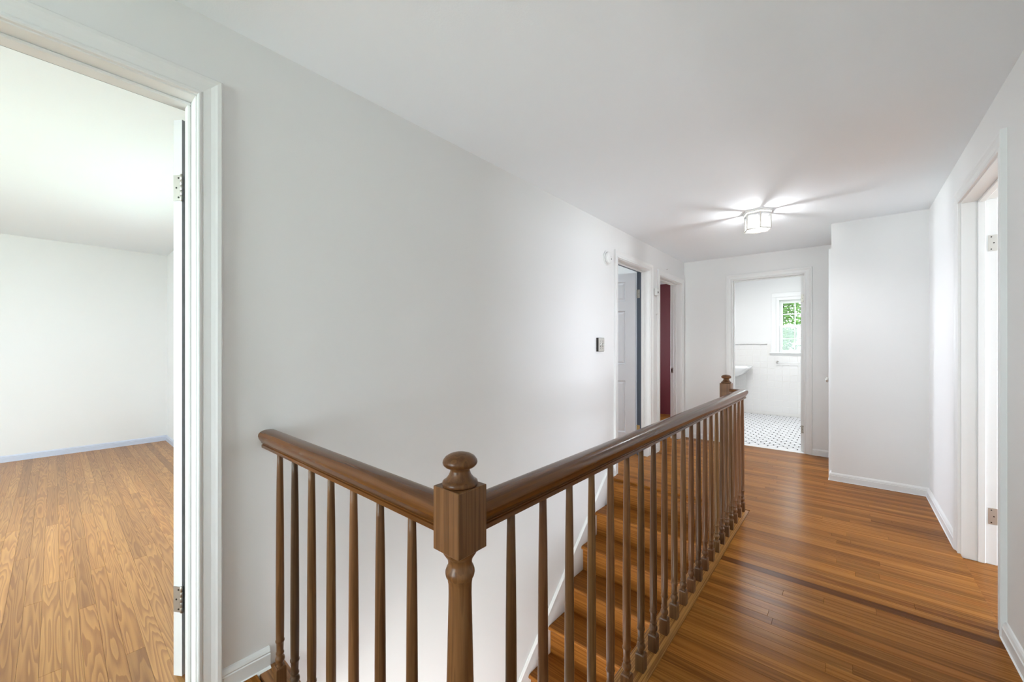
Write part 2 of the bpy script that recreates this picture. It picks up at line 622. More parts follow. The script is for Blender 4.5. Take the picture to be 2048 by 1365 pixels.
def plank_mesh(L, W, T, c=0.0005):
    m = MB()
    a, b = L / 2, W / 2
    r0 = [(-a, -b, -T), (a, -b, -T), (a, b, -T), (-a, b, -T)]
    r1 = [(-a, -b, -c), (a, -b, -c), (a, b, -c), (-a, b, -c)]
    r2 = [(-a + c, -b + c, 0), (a - c, -b + c, 0), (a - c, b - c, 0), (-a + c, b - c, 0)]
    m.loft([r0, r1, r2])
    return m


floor = struct(grid_solid(2, -0.30, -PL_T, XL, XR, YBACK, YF, [(XL - 1, WELL_X + 0.0, WELL_Y0, WELL_Y1)]).build('floor', 'floor_oak', color=(0.6, 0.6, 0.6)))
Y_REF = 2.4705                    # centre of the dark board the photograph shows
rng = random.Random(31)
k0 = int(math.floor((-0.35 - Y_REF) / PITCH))
k1 = int(math.ceil((YF - Y_REF) / PITCH))
hall_tones = [(1.0, 1.0, 1.0), (1.12, 1.12, 1.1), (0.88, 0.86, 0.84), (1.2, 1.22, 1.2), (0.80, 0.76, 0.74), (1.05, 1.0, 0.95), (0.95, 0.98, 1.0)]
for k in range(k0, k1 + 1):
    yc = Y_REF + k * PITCH
    ya, yb = yc - PITCH / 2 + 0.00015, yc + PITCH / 2 - 0.00015
    ya, yb = max(ya, -0.36), min(yb, YF - 0.001)
    if yb - ya < 0.006:
        continue
    x1 = XC if ya > YC else XR
    x0 = XL
    if yb > 0.486 and ya < 0.56:
        x0 = -0.545
    if yb > 0.56 and ya < 3.31:
        x0 = -0.5435
    if ya > YC and x1 == XC:
        x1 = XC + 0.03
    x0 += 0.001
    x1 -= 0.001
    # cut the row into boards
    cuts = [x0]
    L = x1 - x0
    if k not in (0, 1):
        p = x0 + rng.uniform(0.25, 1.2)
        while p < x1 - 0.25:
            cuts.append(p)
            p += rng.uniform(0.7, 1.5)
    cuts.append(x1)
    for i in range(len(cuts) - 1):
        a, b = cuts[i] + 0.0003, cuts[i + 1] - 0.0003
        tone = rng.choice(hall_tones)
        j = rng.uniform(0.93, 1.07)
        tone = tuple(t * j for t in tone)
        if k == 0:
            tone = (0.46, 0.40, 0.42)
        elif k == 1:
            tone = (1.22, 1.25, 1.2)
        elif k == 2:
            tone = (0.86, 0.8, 0.78)
        plank_mesh(b - a, yb - ya, PL_T).build('plank', 'floor_oak', floor, color=tone)\
            .location = Vector(((a + b) / 2, (ya + yb) / 2, 0)) - wloc(floor)
    
bed_floor = struct(MB().box(BX0, XLB, BY0, BY1, -0.12, -PL_T).build('floor_bedroom', 'bedroom_oak', color=(0.7, 0.7, 0.7)))
rng = random.Random(12)
bed_tones = [(1.0, 1.0, 1.0), (1.08, 1.08, 1.06), (0.92, 0.90, 0.90), (1.14, 1.14, 1.12), (0.86, 0.83, 0.82), (1.04, 1.0, 0.95)]
y = BY1 - 0.001
row = 0
while y > -1.62:
    ya, yb = y - PITCH + 0.0004, y
    p = BX0 + 0.001
    first = True
    while p < XLB - 0.002:
        ln = rng.uniform(0.5, 1.9) if first else rng.uniform(0.8, 1.6)
        first = False
        q = min(p + ln, XLB - 0.002)
        if XLB - q < 0.3:
            q = XLB - 0.002
        tone = rng.choice(bed_tones)
        j = rng.uniform(0.95, 1.05)
        plank_mesh(q - p - 0.0008, yb - ya, PL_T, 0.0005).build('plank', 'bedroom_oak', bed_floor, color=tuple(t * j for t in tone))\
            .location = Vector(((p + q) / 2, (ya + yb) / 2, 0)) - wloc(bed_floor)
        p = q
    y -= PITCH
    row += 1
# boards that continue through the bedroom doorway
y = D1[1] - 0.002
sill = struct(MB().box(XLB, XL, D1[0], D1[1], -0.12, -PL_T).build('floor_bedroom_doorway', 'bedroom_oak', color=(0.7, 0.7, 0.7)))
while y > D1[0] + 0.03:
    plank_mesh(WT - 0.002, PITCH - 0.0008, PL_T, 0.0005).build('plank', 'bedroom_oak', sill, color=rng.choice(bed_tones))\
        .location = Vector(((XL + XLB) / 2, y - PITCH / 2, 0)) - wloc(sill)
    y -= PITCH
for nm, d in (('panelled_room', D2), ('red_room', D3)):
    struct(MB().box(XLB, XL, d[0], d[1], -0.1, 0).build('floor_%s_doorway' % nm, 'floor_oak', color=(1, 1, 1)))
struct(MB().box(XR, XRB, D4[0], D4[1], -0.1, 0).build('floor_side_room_doorway', 'floor_oak', color=(1, 1, 1)))

# bathroom floor: bed of grout with hexagonal mosaic on it
bath_floor = struct(MB().box(TBX0, TBX1, YFB, TBY, -0.1, 0.0).build('floor_bathroom', 'floor_grout'))
hw = MB()
hs = 0.050                         # hexagon circumradius
dx, dy = hs * math.sqrt(3) + 0.012, hs * 1.5 + 0.0104
j = 0
yy = YFB + 0.03
while yy < TBY - 0.03:
    i = 0
    xx = TBX0 + 0.03 + (dx / 2 if j % 2 else 0)
    while xx < TBX1 - 0.03:
        ring0 = [(xx + hs * math.sin(R(60 * a)), yy + hs * math.cos(R(60 * a)), 0.0) for a in range(6)]
        ring1 = [(x_, y_, 0.003) for x_, y_, z_ in ring0]
        hw.loft([ring0, ring1])
        i += 1
        xx += dx
    j += 1
    yy += dy
for mm, nm, mt in ((hw, 'mosaic_tiles', 'hex_white'),):
    o = mm.build(nm, mt, bath_floor)
    o['kind'] = 'stuff'
struct(MB().cbox(D5[0] - 0.002, D5[1] + 0.002, YF - 0.03, YFB + 0.03, -0.02, 0.014, 0.004).build('trim_1', 'marble'), 'white marble threshold strip in the bathroom doorway')

# ------------------------------------------------------------------ wall tiles in the bathroom
TP = 1.222 / 11
tile = None


def tile_mesh(w, h):
    m = MB()
    c = 0.0035
    a, b = w / 2, h / 2
    m.loft([[(-a, 0, -b), (a, 0, -b), (a, 0, b), (-a, 0, b)], [(-a, -0.005, -b), (a, -0.005, -b), (a, -0.005, b), (-a, -0.005, b)],
            [(-a + c, -0.008, -b + c), (a - c, -0.008, -b + c), (a - c, -0.008, b - c), (-a + c, -0.008, b - c)]])
    return m


t0 = tile_mesh(TP - 0.003, TP - 0.003).build('tile', 'tile_glaze', wall_bath)
c0 = tile_mesh(TP - 0.003, 0.047).build('cap_tile', 'tile_glaze', wall_bath)
tm, cm_ = t0.data, c0.data
first = [True, True]


def place_tile(which, x, z):
    nm, me, o0 = (('tile', tm, t0), ('cap_tile', cm_, c0))[which]
    p = Vector((x, TBY, z)) - wloc(wall_bath)
    if first[which]:
        o0.location = p
        first[which] = False
    else:
        o = bpy.data.objects.new(nm, me)
        COL.objects.link(o)
        o.parent = wall_bath
        o.location = p


for i in range(15):
    x = TBX0 + TP * (i + 0.5) + 0.002
    for j in range(11):
        z = TP * (j + 0.5)
        if x + TP / 2 > -1.045 and z + TP / 2 > 1.08:
            continue
        place_tile(0, x, z)
    if x + TP / 2 < -1.04:
        place_tile(1, x, 1.222 + 0.0255)
struct(MB().box(TBX0, -1.045, TBY - 0.0025, TBY, 0, 1.27).box(-1.045, TBX1, TBY - 0.0025, TBY, 0, 1.06).build('grout_bed', 'grout', wall_bath))

# ------------------------------------------------------------------ mouldings
BASE_PROF = [(0, 0), (0.030, 0), (0.030, 0.006), (0.027, 0.013), (0.021, 0.019), (0.0155, 0.021), (0.0155, 0.064), (0.012, 0.067),
             (0.0135, 0.072), (0.010, 0.080), (0.005, 0.086), (0, 0.088)]


def base_run(name, p0, p1, nrm, mat='trim_paint', m0=0.0, m1=0.0, prof=BASE_PROF, parent=None):
    """skirting from p0 to p1 (xy), standing out along nrm; m0/m1 = mitre factors at the ends"""
    d = Vector((p1[0] - p0[0], p1[1] - p0[1]))
    d.normalize()
    rings = []
    for p, mt, s in ((p0, m0, -1), (p1, m1, 1)):
        rings.append([(p[0] + nrm[0] * u + d.x * s * mt * u, p[1] + nrm[1] * u + d.y * s * mt * u, w) for u, w in prof])
    o = MB().loft(rings).build(name, mat, parent)
    if parent is None:
        struct(o)
    return o


CAS_W = 0.066
CAS_PROF = [(0, 0), (0, 0.011), (0.004, 0.0135), (0.009, 0.0125), (0.011, 0.0095), (0.014, 0.0085), (0.016, 0.0105), (0.036, 0.0125),
            (0.047, 0.0165), (0.053, 0.0195), (0.063, 0.0205), (0.066, 0.018), (0.066, 0)]


def casing(parent, plane, face, sgn, a0, a1, zt, mat='trim_paint', foot=0.0):
    """three mitred casing pieces around an opening. plane 'x': wall face at x=face, opening along y; sgn = side the face looks to"""
    def pt(a, z, v):
        return (face + sgn * v, a, z) if plane == 'x' else (a, face + sgn * v, z)
    g = 0.005
    for s, a in ((-1, a0 - g), (1, a1 + g)):
        r0 = [pt(a + s * u, foot, v) for u, v in CAS_PROF]
        r1 = [pt(a + s * u, zt + g + u, v) for u, v in CAS_PROF]
        MB().loft([r0, r1]).build('side_casing', mat, parent)
    r0 = [pt(a0 - g - u, zt + g + u, v) for u, v in CAS_PROF]
    r1 = [pt(a1 + g + u, zt + g + u, v) for u, v in CAS_PROF]
    MB().loft([r0, r1]).build('head_casing', mat, parent)


def jamb(parent, plane, f0, f1, a0, a1, zt, stop, mat='trim_paint', rebate=None, head=None):
    """lining of an opening between faces f0 (hall) and f1 (room), with a stop between stop[0] and stop[1]"""
    def bx(m, fa, fb, aa, ab, z0, z1, c=0.0015):
        fa, fb = sorted((fa, fb))
        if plane == 'x':
            m.cbox(fa, fb, aa, ab, z0, z1, c)
        else:
            m.cbox(aa, ab, fa, fb, z0, z1, c)
        return m
    segs = [(f0, stop[1], mat), (stop[1], f1, rebate or mat)]
    for fa, fb, mt in segs:
        bx(MB(), fa, fb, a0 - JT, a0, 0, zt).build('side_jamb', mt, parent)
        bx(MB(), fa, fb, a1, a1 + JT, 0, zt).build('side_jamb', mt, parent)
        bx(MB(), fa, fb, a0 - JT, a1 + JT, zt, zt + JT).build('head_jamb', head or mt, parent)
    bx(MB(), stop[0], stop[1], a0, a0 + 0.011, 0, zt - 0.011, 0.003).build('door_stop', mat, parent)
    bx(MB(), stop[0], stop[1], a1 - 0.011, a1, 0, zt - 0.011, 0.003).build('door_stop', mat, parent)
    bx(MB(), stop[0], stop[1], a0, a1, zt - 0.011, zt, 0.003).build('door_stop', mat, parent)


def hinge(parent, origin, leaf_dir, nrm, z, mat='nickel', h=0.09, w=0.030, knuckle=True, k_off=0.0):
    """leaf plate lying along leaf_dir on a surface with normal nrm; knuckle along z at origin"""
    o = Vector(origin)
    d = Vector(leaf_dir)
    n = Vector(nrm)
    m = MB()
    t = 0.002

    def P(a, b, c):
        q = o + d * a + n * b
        return (q.x, q.y, z + c)
    m.add([P(0, 0, -h / 2), P(w, 0, -h / 2), P(w, 0, h / 2), P(0, 0, h / 2), P(0, t, -h / 2), P(w, t, -h / 2), P(w, t, h / 2), P(0, t, h / 2)],
          [(0, 3, 2, 1), (4, 5, 6, 7), (0, 1, 5, 4), (1, 2, 6, 5), (2, 3, 7, 6), (3, 0, 4, 7)])
    hg = m.build('hinge', mat, parent)
    for a, c in ((0.35, 0.38), (0.62, 0.0), (0.35, -0.38)):
        q = o + d * (w * a) + n * t
        ring0, ring1 = [], []
        sd = d.cross(Vector((0, 0, 1)))
        for k in range(10):
            an = 2 * math.pi * k / 10
            v = d * (0.0033 * math.cos(an)) + Vector((0, 0, 0.0033 * math.sin(an)))
            e = q + v
            ring0.append((e.x, e.y, z + c * h + v.z))
            e2 = e + n * 0.0008
            ring1.append((e2.x, e2.y, z + c * h + v.z))
        MB().loft([ring0, ring1]).build('screw', 'dark_metal', hg)
    if knuckle:
        c = o + n * k_off
        prof = []
        r = 0.0055
        for i in range(5):
            z0 = -h / 2 + i * h / 5
            prof += [(r * 0.82, z0), (r, z0 + 0.0012), (r, z0 + h / 5 - 0.0012), (r * 0.82, z0 + h / 5)]
        MB().lathe([(0.002, -h / 2 - 0.003), (0.004, -h / 2 - 0.002)] + prof + [(0.004, h / 2 + 0.002), (0.002, h / 2 + 0.003)], 12, (c.x, c.y, z)).build('knuckle', mat, hg)
    return hg


def door_leaf(parent, hx, hy, ang, width, z0, z1, thick, mat, panels=None, side=1, edge_mat=None):
    """slab from hinge corner (hx,hy) running along ang; thickness grows to the left (side=+1) or right of that direction.
    panels: list of (a0,a1,zz0,zz1) raised panels, shown on both faces"""
    d = Vector((math.cos(ang), math.sin(ang)))
    n = Vector((-d.y, d.x)) * side

    def P(a, t, z):
        return (hx + d.x * a + n.x * t, hy + d.y * a + n.y * t, z)
    m = MB()
    if not panels:
        m.add([P(a, t, z) for z in (z0, z1) for a, t in ((0, 0), (width, 0), (width, thick), (0, thick))],
              [(0, 1, 2, 3), (4, 7, 6, 5), (0, 4, 5, 1), (1, 5, 6, 2), (2, 6, 7, 3), (3, 7, 4, 0)])
        return m.build('door_leaf', mat, parent)
    us = sorted({0, width, *[p[0] for p in panels], *[p[1] for p in panels]})
    zs = sorted({z0, z1, *[p[2] for p in panels], *[p[3] for p in panels]})
    for t in (0, thick):
        for i in range(len(us) - 1):
            for j in range(len(zs) - 1):
                cu, cz = (us[i] + us[i + 1]) / 2, (zs[j] + zs[j + 1]) / 2
                if any(p[0] < cu < p[1] and p[2] < cz < p[3] for p in panels):
                    continue
                m.add([P(us[i], t, zs[j]), P(us[i + 1], t, zs[j]), P(us[i + 1], t, zs[j + 1]), P(us[i], t, zs[j + 1])], [(0, 1, 2, 3)])
    for i in range(len(us) - 1):
        for z in (z0, z1):
            m.add([P(us[i], 0, z), P(us[i + 1], 0, z), P(us[i + 1], thick, z), P(us[i], thick, z)], [(0, 1, 2, 3)])
    for j in range(len(zs) - 1):
        for u in (0, width):
            m.add([P(u, 0, zs[j]), P(u, 0, zs[j + 1]), P(u, thick, zs[j + 1]), P(u, thick, zs[j])], [(0, 1, 2, 3)])
    for p in panels:
        for t, s in ((0, 1), (thick, -1)):
            rings = []
            for ins, dep in ((0, 0), (0.007, 0.011), (0.016, 0.011), (0.034, 0.002)):
                rings.append([P(p[0] + ins, t + s * dep, p[2] + ins), P(p[1] - ins, t + s * dep, p[2] + ins),
                              P(p[1] - ins, t + s * dep, p[3] - ins), P(p[0] + ins, t + s * dep, p[3] - ins)])
            m.loft(rings, caps=False)
            m.add(rings[-1], [(0, 1, 2, 3)])
    return m.build('door_leaf', mat, parent)


# door 1: bedroom, on the near left
d1 = struct(empty('door_1', (XL, D1[0], 0)), 'open white bedroom door in a moulded white frame')
casing(d1, 'x', XL, 1, D1[0], D1[1], D1[2])
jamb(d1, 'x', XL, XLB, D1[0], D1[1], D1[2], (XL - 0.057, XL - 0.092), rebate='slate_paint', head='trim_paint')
HX1, HY1, HA1 = XLB - 0.027, D1[1] - 0.0075, R(122)      # swung well past square, towards the bedroom's end wall
door_leaf(d1, HX1, HY1, HA1, 0.740, 0.028, D1[2] - 0.022, 0.035, 'trim_paint', side=1)
for z in (1.79, 0.305):
    hinge(d1, (HX1 - math.cos(HA1) * 0.0004, HY1 - math.sin(HA1) * 0.0004, 0), (-math.sin(HA1), math.cos(HA1), 0), (-math.cos(HA1), -math.sin(HA1), 0), z, 'nickel' if z > 1 else 'worn_nickel', h=0.092, w=0.033)
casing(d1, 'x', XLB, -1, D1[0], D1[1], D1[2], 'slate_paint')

# door 2: panelled door swung into the room
d2 = struct(empty('door_2', (XL, D2[0], 0)), 'half open grey white six panel door in a white frame')
casing(d2, 'x', XL, 1, D2[0], D2[1], D2[2])
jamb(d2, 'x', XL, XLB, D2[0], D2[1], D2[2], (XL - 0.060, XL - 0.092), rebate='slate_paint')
pan = []
for a, b in ((0.108, 0.345), (0.435, 0.672)):
    pan += [(a, b, 1.735, 1.955), (a, b, 1.02, 1.625), (a, b, 0.25, 0.835)]
door_leaf(d2, XLB - 0.020, D2[1] - 0.006, math.pi + R(16.5), 0.78, 0.02, D2[2] - 0.012, 0.035, 'door_paint', pan, side=1)
for z in (1.815, 0.29):
    hinge(d2, (XLB - 0.006, D2[1] + 0.0, 0), (1, 0, 0), (0, -1, 0), z, 'worn_nickel' if z > 1 else 'brass', h=0.095, w=0.030, k_off=0.006)
casing(d2, 'x', XLB, -1, D2[0], D2[1], D2[2], 'slate_paint')

# door 3: opening to the dark red room
d3 = struct(empty('door_3', (XL, D3[0], 0)), 'white framed doorway opening on a dark red room')
casing(d3, 'x', XL, 1, D3[0], D3[1], D3[2])
jamb(d3, 'x', XL, XLB, D3[0], D3[1], D3[2], (XL - 0.058, XL - 0.090))
st = MB().cbox(XL - 0.130, XL - 0.098, D3[1] - 0.002, D3[1], 0.872, 0.942, 0.0008).build('strike_plate', 'worn_nickel', d3)
MB().box(XL - 0.122, XL - 0.109, D3[1] - 0.0026, D3[1] - 0.0018, 0.888, 0.926).build('latch_hole', 'dark_metal', st)

# door 4: right-hand doorway
d4 = struct(empty('door_4', (XR, D4[0], 0)), 'white cased doorway with bare hinges in the right wall')
casing(d4, 'x', XR, -1, D4[0], D4[1], D4[2])
jamb(d4, 'x', XR, XRB, D4[0], D4[1], D4[2], (XR + 0.062, XR + 0.092))
for z in (1.797, 0.27):
    hinge(d4, (XRB - 0.034, D4[1], 0), (1, 0, 0), (0, -1, 0), z, 'nickel', h=0.09, w=0.034, knuckle=False)
casing(d4, 'x', XRB, 1, D4[0], D4[1], D4[2])

# door 5: bathroom
d5 = struct(empty('door_5', (D5[0], YF, 0)), 'white bathroom door frame with the door swung inwards')
casing(d5, 'y', YF, -1, D5[0], D5[1], D5[2])
jamb(d5, 'y', YF, YFB, D5[0], D5[1], D5[2], (YF + 0.055, YF + 0.085))
door_leaf(d5, D5[1] - 0.006, YFB + 0.006, math.pi / 2, 0.70, 0.02, D5[2] - 0.012, 0.035, 'trim_paint', side=1)
for z in (1.778, 0.267):
    hinge(d5, (D5[1] - 0.008, YFB + 0.0055, 0), (-1, 0, 0), (0, -1, 0), z, 'worn_nickel', h=0.09, w=0.030)

# door 6: closet door on the hidden side of the closet, its casing and knob show past the corner
d6 = struct(empty('door_6', (XC, 4.70, 0)), 'white closet door with a small glass knob')
casing(d6, 'x', XC, -1, 4.705, 5.355, 2.045)
door_leaf(d6, XC + 0.004, 4.705, math.pi / 2, 0.65, 0.01, 2.044, 0.035, 'trim_paint', side=-1)
kn = MB().lathe([(0.0, 0.0), (0.021, 0.0), (0.021, -0.004), (0.009, -0.006), (0.008, -0.022), (0.013, -0.027), (0.022, -0.033), (0.0235, -0.040), (0.020, -0.047),
                 (0.010, -0.051), (0.0, -0.052)], 16, (XC + 0.004, 4.775, 0.905), axis=0).build('knob', 'nickel', d6)

# skirtings
base_run('baseboard_closet', (XC, YC), (XR, YC), (0, -1), m0=1.0, m1=-1.0)
base_run('baseboard_closet_side', (XC, YC), (XC, 4.705 - 0.071), (-1, 0), m0=1.0)
base_run('baseboard_right_far', (XR, YC), (XR, D4[1] + 0.071), (-1, 0), m0=-1.0)
base_run('baseboard_right_near', (XR, D4[0] - 0.071), (XR, YBACK), (-1, 0))
base_run('baseboard_far_right', (D5[1] + 0.071, YF), (XC, YF), (0, -1))
base_run('baseboard_far_left', (XL, YF), (D5[0] - 0.071, YF), (0, -1), m0=-1.0)
base_run('baseboard_left_corner', (XL, D2[1] + 0.071), (XL, D3[0] - 0.071), (1, 0))
base_run('baseboard_left_landing', (XL, 3.285), (XL, D2[0] - 0.071), (1, 0))
base_run('baseboard_left_near', (XL, D1[1] + 0.071), (XL, 0.528), (1, 0), m1=0.0)
base_run('baseboard_left_behind', (XL, YBACK), (XL, D1[0] - 0.071), (1, 0))
BP2 = [(u * 0.9, w * 0.98) for u, w in BASE_PROF]
base_run('baseboard_bedroom_left', (BX0, BY0), (BX0, BY1), (1, 0), 'bedroom_trim_paint', m1=-1.0, prof=BP2)
base_run('baseboard_bedroom_back', (BX0, BY1), (XLB, BY1), (0, -1), 'bedroom_trim_paint', m0=-1.0, prof=BP2)

# ------------------------------------------------------------------ windows
def double_hung(name, cx0, cx1, z0, z1, y, depth, cols, cas=True, sgn=1, rows=2):
    """window in a wall whose room face is y, opening cx0..cx1 x z0..z1; sgn=+1: outside at +y"""
    w = struct(empty(name, ((cx0 + cx1) / 2, y, z0)))
    s = sgn

    def bx(nm, x0, x1, ya, yb, za, zb, mat='trim_paint', par=None, c=0.002):
        ya, yb = sorted((y + s * ya, y + s * yb))
        return MB().cbox(x0, x1, ya, yb, za, zb, c).build(nm, mat, par or w)
    if cas:
        cw = 0.068
        bx('side_casing', cx0 - cw - 0.045, cx0 - 0.045, -0.018, 0, z0, z1 + 0.05)
        bx('side_casing', cx1 + 0.045, cx1 + cw + 0.045, -0.018, 0, z0, z1 + 0.05)
        bx('head_casing', cx0 - cw - 0.045, cx1 + cw + 0.045, -0.020, 0, z1 + 0.05, z1 + 0.05 + 0.075)
        bx('side_jamb', cx0 - 0.045, cx0, -0.008, 0.002, z0, z1 - 0.002)
        bx('side_jamb', cx1, cx1 + 0.045, -0.008, 0.002, z0, z1 - 0.002)
        bx('head_jamb', cx0 - 0.045, cx1 + 0.045, -0.008, 0.002, z1 - 0.002, z1 + 0.05)
        bx('window_stool', cx0 - cw - 0.075, cx1 + cw + 0.075, -0.05, 0.02, z0 - 0.004, z0 + 0.018, c=0.006)
        bx('window_apron', cx0 - cw - 0.045, cx1 + cw + 0.045, -0.014, 0, z0 - 0.034, z0 - 0.004)
    zm = (z0 + z1) / 2 + 0.005
    fr = 0.042
    for k, (za, zb, yo) in enumerate(((z0 + 0.012, zm + 0.022, 0.040), (zm - 0.022, z1, 0.075))):
        sash = bx('sash', cx0, cx0 + fr, yo, yo + 0.032, za, zb)
        bx('stile', cx1 - fr, cx1, yo, yo + 0.032, za, zb, par=sash)
        bx('rail', cx0 + fr, cx1 - fr, yo, yo + 0.032, za, za + (0.048 if k == 0 else 0.042), par=sash)
        bx('rail', cx0 + fr, cx1 - fr, yo, yo + 0.032, zb - (0.042 if k == 0 else 0.055), zb, par=sash)
        ga, gb = za + (0.048 if k == 0 else 0.042), zb - (0.042 if k == 0 else 0.055)
        gw = (cx1 - cx0 - 2 * fr)
        for c in range(1, cols):
            xm = cx0 + fr + gw * c / cols
            bx('muntin', xm - 0.008, xm + 0.008, yo + 0.006, yo + 0.026, ga, gb, par=sash)
        for r_ in range(1, rows):
            zz = ga + (gb - ga) * r_ / rows
            bx('muntin', cx0 + fr, cx1 - fr, yo + 0.007, yo + 0.025, zz - 0.009, zz + 0.009, par=sash)
        for c in range(cols):
            for r_ in range(rows):
                bx('pane', cx0 + fr + gw * c / cols, cx0 + fr + gw * (c + 1) / cols, yo + 0.015, yo + 0.018,
                   ga + (gb - ga) * r_ / rows, ga + (gb - ga) * (r_ + 1) / rows, 'pane_glass', sash, c=0.0005)
    return w


w1 = double_hung('window_1', BWIN[0], BWIN[1], BWIN[2], BWIN[3], TBY, 0.14, 3)
scr = MB().box(BWIN[0], BWIN[1], TBY + 0.122, TBY + 0.124, BWIN[2], (BWIN[2] + BWIN[3]) / 2).build('insect_screen', 'screen_mesh', w1)
double_hung('window_added_hall', HW[0], HW[1], HW[2], HW[3], YBACK, 0.12, 3, sgn=-1)  # unseen window added around the hall fill light
double_hung('window_3', BW1[0], BW1[1], BW1[2], BW1[3], BY1, 0.06, 3, cas=False)
double_hung('window_4', BW2[0], BW2[1], BW2[2], BW2[3], BY0, 0.06, 3, sgn=-1, cas=False)

# ------------------------------------------------------------------ staircase
RISE, RUN = 0.203, 0.232
YN = lambda k: 3.255 - RUN * k
ZN = lambda k: -RISE * k
SX0, SX1 = XL + 0.014, WELL_X + 0.002
stairs = tag(empty('staircase', (-1.15, 1.9, ZLOW)), 'varnished oak staircase going down beside the white left wall', 'staircase')


def nosed(y0, y1, zt, t, x0, x1):
    """board along x with a rounded nosing at y0"""
    r = t / 2
    prof = [(y1, zt), (y1, zt - t)]
    for a in range(0, 181, 20):
        prof.append((y0 + r - r * math.sin(R(a)), zt - r - r * math.cos(R(a))))
    return MB().loft([[(x0, a, b) for a, b in prof], [(x1, a, b) for a, b in prof]])


rng = random.Random(5)
for k in range(0, 13):
    t = rng.uniform(0.88, 1.12)
    if k == 0:
        nosed(YN(0), YN(0) + 0.075, 0.0, 0.028, SX0, SX1 + 0.0).build('landing_nosing', 'tread_oak', stairs, color=(t, t, t))
    else:
        # treads glued from three boards
        y0, y1 = YN(k), YN(k - 1) + 0.028
        tr = nosed(y0, y1, ZN(k), 0.028, SX0, SX1).build('tread', 'tread_oak', stairs, color=(t, t, t))
    t = rng.uniform(0.9, 1.15)
    MB().box(SX0, SX1, YN(k) + 0.028, YN(k) + 0.046, ZN(k + 1), ZN(k) - 0.028).build('riser', 'tread_oak', stairs, color=(t, t * 1.0, t * 0.98))
# white skirt board along the wall
SK = 0.105
zl = lambda y: -RISE * (3.255 - y) / RUN
poly = [(3.285, -0.03), (3.285, 0.088), (3.235, 0.088)]
poly += [(0.30, zl(0.30) + SK), (0.30, zl(0.30) - 0.30), (3.0, zl(3.0) - 0.30)]
MB().loft([[(XL + 0.002, a, b) for a, b in poly], [(XL + 0.013, a, b) for a, b in poly]]).build('skirt_board', 'trim_paint', stairs)
# moulded top edge of the skirt board
dv = Vector((RUN, RISE)).normalized()
nv = Vector((-dv.y, dv.x))
pr = [(0, 0), (0, 0.019), (0.007, 0.019), (0.013, 0.013), (0.016, 0)]
rings = []
for y_ in (0.30, 3.235):
    z_ = zl(y_) + SK
    rings.append([(XL + 0.002 + v, y_ - nv.x * (0.016 - u) * 0 + nv.x * (u - 0.016), z_ + nv.y * (u - 0.016)) for u, v in pr])
MB().loft(rings).build('skirt_moulding', 'trim_paint', stairs)

# ------------------------------------------------------------------ balustrade
bal = tag(empty('stair_balustrade', (RAIL_X, RAIL_Y, 0)), 'L-shaped brown wooden balustrade around the stairwell with turned balusters', 'balustrade')
SHOE = 0.015
Z_RB = 0.841
half = [(0.021, 0.0), (0.021, 0.010), (0.0175, 0.0115), (0.0175, 0.0135), (0.0205, 0.0155), (0.0245, 0.024), (0.0305, 0.034), (0.033, 0.043),
        (0.0315, 0.051), (0.0265, 0.0575), (0.018, 0.0620), (0.008, 0.0640)]
RPROF = half + [(-u, w) for u, w in reversed(half)]


def rail_x(x0, x1, y, m0=0, m1=0):
    return MB().loft([[(x0 + m0 * u, y + u, Z_RB + w) for u, w in RPROF], [(x1 + m1 * u, y + u, Z_RB + w) for u, w in RPROF]], smooth=False)


def rail_y(y0, y1, x, m0=0, m1=0):
    return MB().loft([[(x + u, y0 + m0 * u, Z_RB + w) for u, w in RPROF], [(x + u, y1 + m1 * u, Z_RB + w) for u, w in RPROF]], smooth=False)


def smooth_obj(o, ang=32):
    for p in o.data.polygons:
        p.use_smooth = True
    o.data.set_sharp_from_angle(angle=R(ang))
    return o


NEW2 = (-0.700, 3.325)
NB = 0.0375
smooth_obj(rail_x(XL, RAIL_X - NB + 0.002, RAIL_Y).build('handrail', 'rail_walnut_x', bal))
YE = 3.275
smooth_obj(rail_y(RAIL_Y + NB - 0.002, YE, RAIL_X, m1=1).build('handrail', 'rail_walnut_y', bal))
smooth_obj(rail_x(NEW2[0] + NB - 0.002, RAIL_X, YE, m1=1).build('handrail', 'rail_walnut_x', bal))


